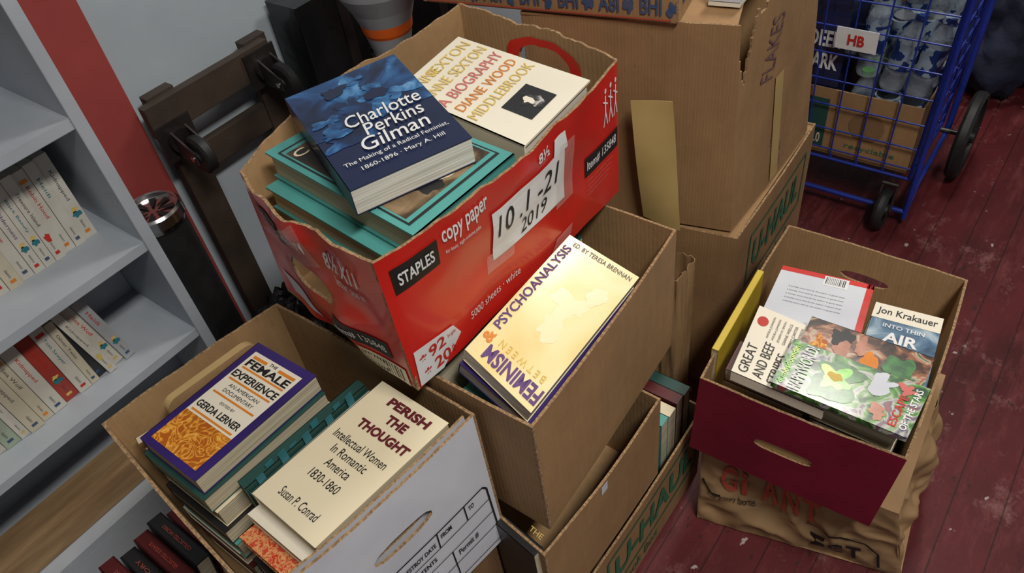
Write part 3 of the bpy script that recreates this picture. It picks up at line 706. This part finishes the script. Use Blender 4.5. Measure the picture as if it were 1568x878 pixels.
T=flat([(-1.00,.95),(-.530,1.045),(-.60,1.36),(-1.02,1.26)],1.08); B=flat([(-.985,.95),(-.530,1.045),(-.60,1.35),(-1.01,1.25)],.868)
S=boxwalls(M,T,B,.005,'kraft','kraft_in','kraft_edge',(.002,)*4,.001,{},33)
for k in range(6): M.text(S[0],['BHI','A8I','BHI'][k%3],(.12+.15*k,.055),(.075,0),(0,.13),'blue_ink',.02)
for k in range(6): M.blob(S[0],.23+.15*k,.11,.018,.06,'blue_ink',.0016,k)
M.line(S[0],(.02,.02),(.98,.02),.006,'faded_red',asp=2)
for k in range(4): M.text(S[1],'BHI',(.08+.23*k,.1),(.15,0),(0,.12),'blue_ink',.02)
M.build()
M=MB('paper_pages'); 
for k in range(6): M.hexa(*[[V((-.515+.0*k,1.12,z0)),V((-.465,1.13,z0)),V((-.485,1.38,z0)),V((-.545,1.37,z0))] for z0 in (.868+.008*k,.874+.008*k)],['ivory_cover','white_card'][k%2])
M.build()

# ================================================================ MAROON FILE BOX + contents + bag
zt,zb=.452,.245
T=flat([(-.313,.735),(-.002,.750),(-.026,1.154),(-.338,1.150)],zt); B=flat([(-.324,.738),(-.014,.752),(-.034,1.146),(-.340,1.142)],zb)
M=MB('file_box')
S=boxwalls(M,T,B,.004,'maroon_card','kraft_in','kraft_edge',(.004,.005,.004,.004),.0015,{0:(.49,.50,.15,.055,3.5),2:(.5,.66,.14,.05,2.6)},41)
S_in=lambda u,v,o=0:S[0](u,v,o-.0045)
M.panel(S_in,.002,'manila','kraft_in','kraft_edge',u0=.2,u1=.8,v0=.3,v1=.8)
M.build()
def mbk(name,q,z,th,cover,**k): return book(name,*zq(q,z),th,cover,**k)
M,Sx=mbk('paperback_book',[(-.300,1.030),(-.150,1.056),(-.122,.868),(-.279,.842)],.462,.022,'ivory_cover',spine='R',pages='pages_w')
M.rect(Sx,.0,.94,1,1,'red_card',.0007); M.rect(Sx,.93,.0,1,1,'red_card',.0007)
M.rect(Sx,.0,.0,.93,.94,'white_card',.0006); M.rect(Sx,.48,.86,.74,.985,'white_ink',.001)
for k in range(12): M.rect(Sx,.50+.018*k,.88,.50+.018*k+random.choice([.005,.01]),.97,K,.0014,1)
for k in range(5): M.text(Sx,'a holiday story told by the author in good cheer',(.15,.74-.05*k),(.6,0),(0,.020),'grey_ink',0,.0012)
M.build()
M,Sx=mbk('paperback_book',[(-.136,1.022),(-.034,1.036),(-.014,.86),(-.118,.85)],.460,.020,'mountain_art',spine='L',pages='pages_w')
M.rect(Sx,.0,.80,1,1,'ivory_cover',.0006); M.text(Sx,'Jon Krakauer',(.06,.84),(.88,0),(0,.11),K,.01,.0012); M.text(Sx,'INTO THIN',(.2,.70),(.6,0),(0,.05),W,.01,.0012); M.text(Sx,'AIR',(.25,.52),(.5,0),(0,.13),W,.03,.0012)
M.build()
M,Sx=mbk('paperback_book',[(-.268,.746),(-.288,.897),(-.132,.888),(-.124,.746)],.486,.022,'ivory_cover',spine='L',pages='pages_w')
M.text(Sx,'GREAT',(.0+.05,.84),(.40,0),(0,.11),K,.0,.0012); M.text(Sx,'AND BEEF',(.05,.68),(.5,0),(0,.11),K,0,.0012); M.text(Sx,'STRIPES',(.05,.52),(.42,0),(0,.11),K,0,.0012)
M.ell(Sx,.80,.90,.07,.06,'red_ink',.001)
for k in range(7): M.text(Sx,random.choice(['ANGELA JOHNSON','JOSEPH M. SMITH','MARY CARTER','DIANE WELLS']),(.60,.78-.06*k),(.32,0),(0,.03),'grey_ink',0,.0012)
M.build()
M,Sx=mbk('magazine',[(-.205,.905),(-.022,.912),(-.018,.795),(-.196,.79)],.497,.008,'heads_art',spine='T',pages='pages_w')
M.blob(Sx,.30,.80,.10,.16,'black_cover',.0007,1);M.blob(Sx,.33,.55,.07,.20,'skin_print',.0009,2);M.blob(Sx,.56,.50,.06,.22,'orange_ink',.0008,3);M.blob(Sx,.80,.60,.11,.24,'leaf_print',.0008,4);M.blob(Sx,.14,.55,.06,.2,'orange_art',.0008,5);M.blob(Sx,.46,.75,.05,.14,'skin_print',.0009,6)
M.build()
M,Sx=mbk('magazine',[(-.204,.740),(-.208,.838),(-.010,.842),(-.012,.742)],.507,.009,'happy_art',spine='L',pages='pages_w')
M.blob(Sx,.52,.60,.36,.17,'leaf_print',.0006,11,36,.5); M.blob(Sx,.52,.60,.24,.11,'glow_green',.0008,12,36,.5); M.blob(Sx,.55,.60,.09,.05,'yellow_ink',.0010,13)
M.blob(Sx,.75,.30,.16,.08,'white_card',.0007,14,30,.6); M.blob(Sx,.22,.25,.14,.06,'skin_print',.0007,15,30,.6); M.blob(Sx,.82,.12,.12,.07,'pink_ink',.0008,16,30,.6)
M.text(Sx,'dumbsdounding',(.06,.91),(.88,0),(0,.065),'glow_green',.02,.0014); M.text(Sx,'HAPPYWORLD!',(.04,.79),(.92,0),(0,.10),W,.03,.0014)
M.text(Sx,'ESCAPE',(.1,.10),(.6,0),(0,.06),'red_ink',.02,.0012);M.text(Sx,'OF THE STARS',(.1,.03),(.8,0),(0,.05),W,.02,.0012)
M.build()
M=MB('paperback_books')
for k in range(6):
    z_=.438-.031*k
    if k>0: bookgeo(M,(-.295,1.03,z_),(-.155,1.05,z_),(-.13,.86,z_),(-.28,.84,z_),.029,['ivory_cover','darkred_cover','cream_cover','black_cover','teal_cover','ivory_cover'][k],spine='R')
    bookgeo(M,(-.145,.84,z_+.024),(-.025,.84,z_+.024),(-.025,.765,z_+.024),(-.145,.765,z_+.024),.029,['cream_cover','black_cover','ivory_cover'][k%3],spine='L')
    if k>0: bookgeo(M,(-.14,1.03,z_),(-.045,1.04,z_),(-.03,.86,z_),(-.125,.85,z_),.029,['black_cover','cream_cover','ivory_cover'][k%3],spine='L')
    bookgeo(M,(-.29,.83,z_+.024),(-.155,.83,z_+.024),(-.155,.765,z_+.024),(-.285,.765,z_+.024),.029,['darkred_cover','ivory_cover','cream_cover'][k%3],spine='L')
M.build()
mat('yellow_cover',(.66,.48,.03),None,10,.4)
M,Sx=book('paperback_book',(-.308,.79,.466),(-.322,1.00,.462),(-.324,1.00,.262),(-.312,.79,.262),.012,'yellow_cover',spine='T'); M.build()
# crumpled grocery bag lying under the maroon box, mouth to the right
M=MB('grocery_bag')
T=flat([(-.315,.775),(.018,.805),(.000,1.13),(-.33,1.12)],.236); B=flat([(-.300,.745),(.062,.835),(.02,1.15),(-.34,1.14)],.004)
def fold(u,v,s):
    a=noise.noise(V((u*3.0+s,v*2.2,s)))*.012
    a-=abs(noise.noise(V((u*4+v*2.4+s,v*3-u*2,4.4))))*.022
    a-=abs(noise.noise(V((u*9-v*5,v*5+u*4,s+9))))*.007
    return a
def edge(u,v): return math.sin(math.pi*cl(u))**.25*min(1,max(0,v)*5+.3)*min(1,(1.06-cl(v))*4)
cus={0:lambda u,v:(fold(u,v,2.3)+.010)*edge(u,v),
     1:lambda u,v:(fold(u,v,5.1)*1.6+.012)*edge(u,v)-.060*math.exp(-((u-.22)/.13)**2-((v-.45)/.30)**2)+.010*math.sin(22*u+3*v)*edge(u,v),
     2:lambda u,v:fold(u,v,8.1)*edge(u,v),3:lambda u,v:fold(u,v,11.7)*edge(u,v)}
S=boxwalls(M,T,B,.0012,'bag_paper','bag_paper','bag_paper',(0,)*4,.0,{},51,cus,res=(90,50))
M.hexa([V(t)-V((0,0,.004)) for t in T],T,'bag_paper')
for i_,ch in enumerate('GIANT'): M.text(S[0],ch,(.12+.105*i_,.50-.01*i_),(.085 if ch!='I' else .03,0),(.0,.30),'faded_red',.03,.0045)
M.text(S[0],'Your grocery',(.05,.38),(.15,0),(0,.07),K,0,.004); M.text(S[0],'favorites',(.21,.38),(.09,0),(0,.07),K,0,.004)
for i_,ch in enumerate('ECT'): M.text(S[0],ch,(.58+.085*i_,.12),(.07,0),(0,.20),K,.05,.0045)
for a,b in (((.56,.42),(.84,.40)),((.84,.40),(.90,.30)),((.90,.30),(.90,.10)),((.02,.56),(.07,.44)),((.07,.44),(.12,.44))): M.line(S[0],a,b,.014,K,.0045,asp=1.4,n=10)
M.build()

# ================================================================ SHOPPING CART
mat('cart_blue',(.012,.035,.30),(.010,.026,.23),20,.35,coat=.3)
M=MB('shopping_cart')
X0,X1,Y0,Y1,Z0,Z1=-.585,-.248,1.79,2.08,.16,.86
bl='cart_blue'; r=.0022
def fx(z):
    k=(z-Z0)/(Z1-Z0); return X0-.01*k,X1+.02*k,Y0-.015*k,Y1+.02*k
for z in [Z0,.19,.25,.32,.39,.46,.53,.60,.67,.74,.80,Z1]:
    a,b,c_,d=fx(z); rr=.0045 if z in (Z0,Z1) else r
    for p,q in (((a,c_),(b,c_)),((b,c_),(b,d)),((b,d),(a,d)),((a,d),(a,c_))): M.tube((*p,z),(*q,z),rr,bl,6)
a0,b0,c0,d0=fx(Z0); a1,b1,c1,d1=fx(Z1)
NV=5
for i in range(NV+1):
    t=i/NV
    for (p0,p1,q0,q1) in (((a0,c0),(b0,c0),(a1,c1),(b1,c1)),((b0,c0),(b0,d0),(b1,c1),(b1,d1)),((a0,d0),(b0,d0),(a1,d1),(b1,d1)),((a0,c0),(a0,d0),(a1,c1),(a1,d1))):
        M.tube((p0[0]+(p1[0]-p0[0])*t,p0[1]+(p1[1]-p0[1])*t,Z0),(q0[0]+(q1[0]-q0[0])*t,q0[1]+(q1[1]-q0[1])*t,Z1),.0045 if i in(0,NV) else r,bl,6)
    M.tube((a0+(b0-a0)*t,c0,Z0),(a0+(b0-a0)*t,d0,Z0),r,bl,6); M.tube((a0,c0+(d0-c0)*t,Z0),(b0,c0+(d0-c0)*t,Z0),r,bl,6)
WY=2.10
for xx in (X0-.005,X1+.012):
    M.tube((xx,1.80,.03),(xx+.01,1.795,.90),.007,bl,10)
    M.tube((xx,1.80,.10),(xx,WY+.03,.115),.007,bl,10); M.tube((xx,WY+.02,.115),(xx+.01,2.20,1.05),.009,bl,10)
    M.tube((xx,1.80,.035),(xx,1.88,.10),.006,bl,8)
M.tube((X0,1.80,.05),(X1+.012,1.80,.05),.007,bl,10)
M.tube((X0,2.20,1.05),(X1+.02,2.20,1.05),.011,'black_rubber',12); M.tube((X0-.06,WY,.125),(X1+.08,WY,.125),.007,'dark_metal',10)
def wheel(M,c,r,w,spokes=6):
    c=V(c); M.revolve(c-V((w/2,0,0)),(1,0,0),[(r-.018,0),(r-.006,-.002),(r,.006),(r,w-.006),(r-.006,w+.002),(r-.018,w),(r-.018,0)],'black_rubber',36)
    M.tube(c-V((w*.7,0,0)),c+V((w*.7,0,0)),.018,'black_rubber',14)
    for k in range(spokes):
        a=2*math.pi*k/spokes; M.tube(c,c+V((0,math.cos(a),math.sin(a)))*(r-.015),.009,'black_rubber',6)
for xx in (X1+.065,X0-.055): wheel(M,(xx,WY,.124),.122,.028,8)
for xx in (X1-.04,X0+.03):
    wheel(M,(xx,1.775,.058),.056,.022,5); M.tube((xx-.018,1.775,.058),(xx-.018,1.80,.125),.004,'dark_metal'); M.tube((xx+.018,1.775,.058),(xx+.018,1.80,.125),.004,'dark_metal'); M.tube((xx-.02,1.80,.125),(xx+.02,1.80,.125),.006,'dark_metal')
M.build()
M=MB('beverage_tray')
q=[(X0+.012,Y0+.012),(X1-.012,Y0+.012),(X1-.012,Y1-.012),(X0+.012,Y1-.012)]
S=boxwalls(M,flat(q,.355),flat(q,Z0+.006),.004,'kraft','kraft_in','kraft_edge',(.001,)*4,.001,{},61)
M.rect(S[0],.05,.1,.30,.85,'darkgreen_cover',.0014); M.text(S[0],'3.0',(.19,.15),(.08,0),(0,.16),'tape',.02,.002)
M.rect(S[1],.25,.15,.45,.85,'kraft_print'); M.rect(S[1],.52,.2,.7,.8,'kraft_dark'); M.rect(S[1],.78,.15,.95,.85,'blue_ink'); M.ell(S[0],.62,.55,.14,.22,'kraft_dark',.0016); M.text(S[0],'recyclable',(.48,.15),(.4,0),(0,.10),'green_ink')
M.build()
mat('clear_plastic',(.46,.53,.61),(.25,.30,.37),20,.06,.6,60,alpha=.36,spec=1.0)
mat('cap_green',(.10,.45,.06),None,20,.4); mat('label_blue',(.010,.03,.14),(.25,.32,.40),30,.35,lo=.5,hi=.45); mat('navy_pack',(.008,.014,.05),(.015,.022,.08),12,.2,coat=.5)
M=MB('water_bottles')
random.seed(3)
prof=[(0,0),(.026,0),(.029,.008),(.029,.05),(.0275,.055),(.029,.06),(.029,.13),(.024,.15),(.013,.175),(.012,.19)]
for i in range(5):
    for j in range(4):
        cx=X0+.055+i*.058; cy=Y0+.05+j*.063
        if i<2: continue
        z_=.20+random.uniform(0,.03)
        for lv in range(2):
            kind=random.random()
            dx,dy=(random.uniform(-.2,.2),random.uniform(-.2,.2)) if lv else (0,0)
            if kind<.35: M.tube((cx,cy,z_),(cx+dx*.1,cy+dy*.1,z_+.125),.030,random.choice(['navy_pack','label_blue']),18); M.tube((cx+dx*.1,cy+dy*.1,z_+.125),(cx+dx*.1,cy+dy*.1,z_+.128),.026,'chrome',18)
            else:
                M.revolve((cx,cy,z_),(dx,dy,1),prof,'clear_plastic',16,lambda k:'label_blue' if k==5 else 'clear_plastic')
                ax=V((dx,dy,1)).normalized(); M.revolve(V((cx,cy,z_))+ax*.185,ax,[(.0145,0),(.0145,.014),(0,.0145)],random.choice(['white_ink','cap_green','label_blue']),12)
            z_+=.150+.04*(kind>=.35)
M.build()
M=lump('plastic_bag',(-.335,1.95,.615),(.055,.09,.05),'clear_plastic',9,.35,9); M.build()
M=MB('water_case')
M.box(X0+.016,X0+.115,Y0+.02,Y0+.27,.20,.62,'navy_pack'); 
S=surf((X0+.016,Y0+.02,.20),(X0+.115,Y0+.02,.20),(X0+.115,Y0+.02,.62),(X0+.016,Y0+.02,.62)); M.text(S,'DEER',(.1,.62),(.8,0),(0,.10),W,.03); M.text(S,'PARK',(.1,.48),(.8,0),(0,.10),W,.03)
S=surf((X0+.016,Y0+.02,.62),(X0+.115,Y0+.02,.62),(X0+.115,Y0+.27,.62),(X0+.016,Y0+.27,.62)); M.rect(S,.1,.4,.9,.8,'white_card'); M.text(S,'WATER',(.1,.1),(.8,0),(0,.2),W,.03); M.build(bevel=.008)
M=MB('price_tag'); S=surf((X0+.10,Y0-.022,.485),(X0+.195,Y0-.022,.485),(X0+.195,Y0-.026,.54),(X0+.10,Y0-.026,.54)); M.panel(S,.002,W,W,W); M.text(S,'HB',(.3,.25),(.4,0),(0,.5),'red_ink',.03); M.build()
mat('navy_cloth',(.010,.014,.04),(.006,.008,.024),8,.8,.4,60)
M=lump('duffel_bag',(-.27,2.72,0),(.22,.24,.22),'navy_cloth',5,.2); M.tube((-.35,2.7,.41),(-.27,2.7,.48),.012,'navy_cloth'); M.tube((-.27,2.7,.48),(-.19,2.7,.41),.012,'navy_cloth'); M.build()

# ================================================================ LIGHTS + CAMERA
def area(name,loc,size,size_y,power,col=(1,.95,.87)):
    l=bpy.data.lights.new(name,'AREA'); l.shape='RECTANGLE'; l.size=size; l.size_y=size_y; l.energy=power; l.color=col
    o=bpy.data.objects.new(name,l); o.location=loc; bpy.context.scene.collection.objects.link(o); return o
area('ceiling_light',(-.45,2.2,2.66),.30,.8,27)
area('ceiling_light',(.6,.2,2.66),.30,.8,48,(1,.955,.89))
w=bpy.data.worlds.new('World'); bpy.context.scene.world=w; w.use_nodes=True; w.node_tree.nodes['Background'].inputs[0].default_value=(.8,.85,1,1); w.node_tree.nodes['Background'].inputs[1].default_value=.3
cam=bpy.data.cameras.new('camera'); cam.sensor_width=36; cam.lens=36*1180/1568; cam.clip_start=.02
co=bpy.data.objects.new('camera',cam); bpy.context.scene.collection.objects.link(co)
R=V((.800,.589,-.118)); Fw=V((-.490,.525,-.696)).normalized()
R=(R-Fw*R.dot(Fw)).normalized(); U=R.cross(Fw)
co.matrix_world=Matrix((( R.x,U.x,-Fw.x,0),(R.y,U.y,-Fw.y,0),(R.z,U.z,-Fw.z,H),(0,0,0,1)))
bpy.context.scene.camera=co
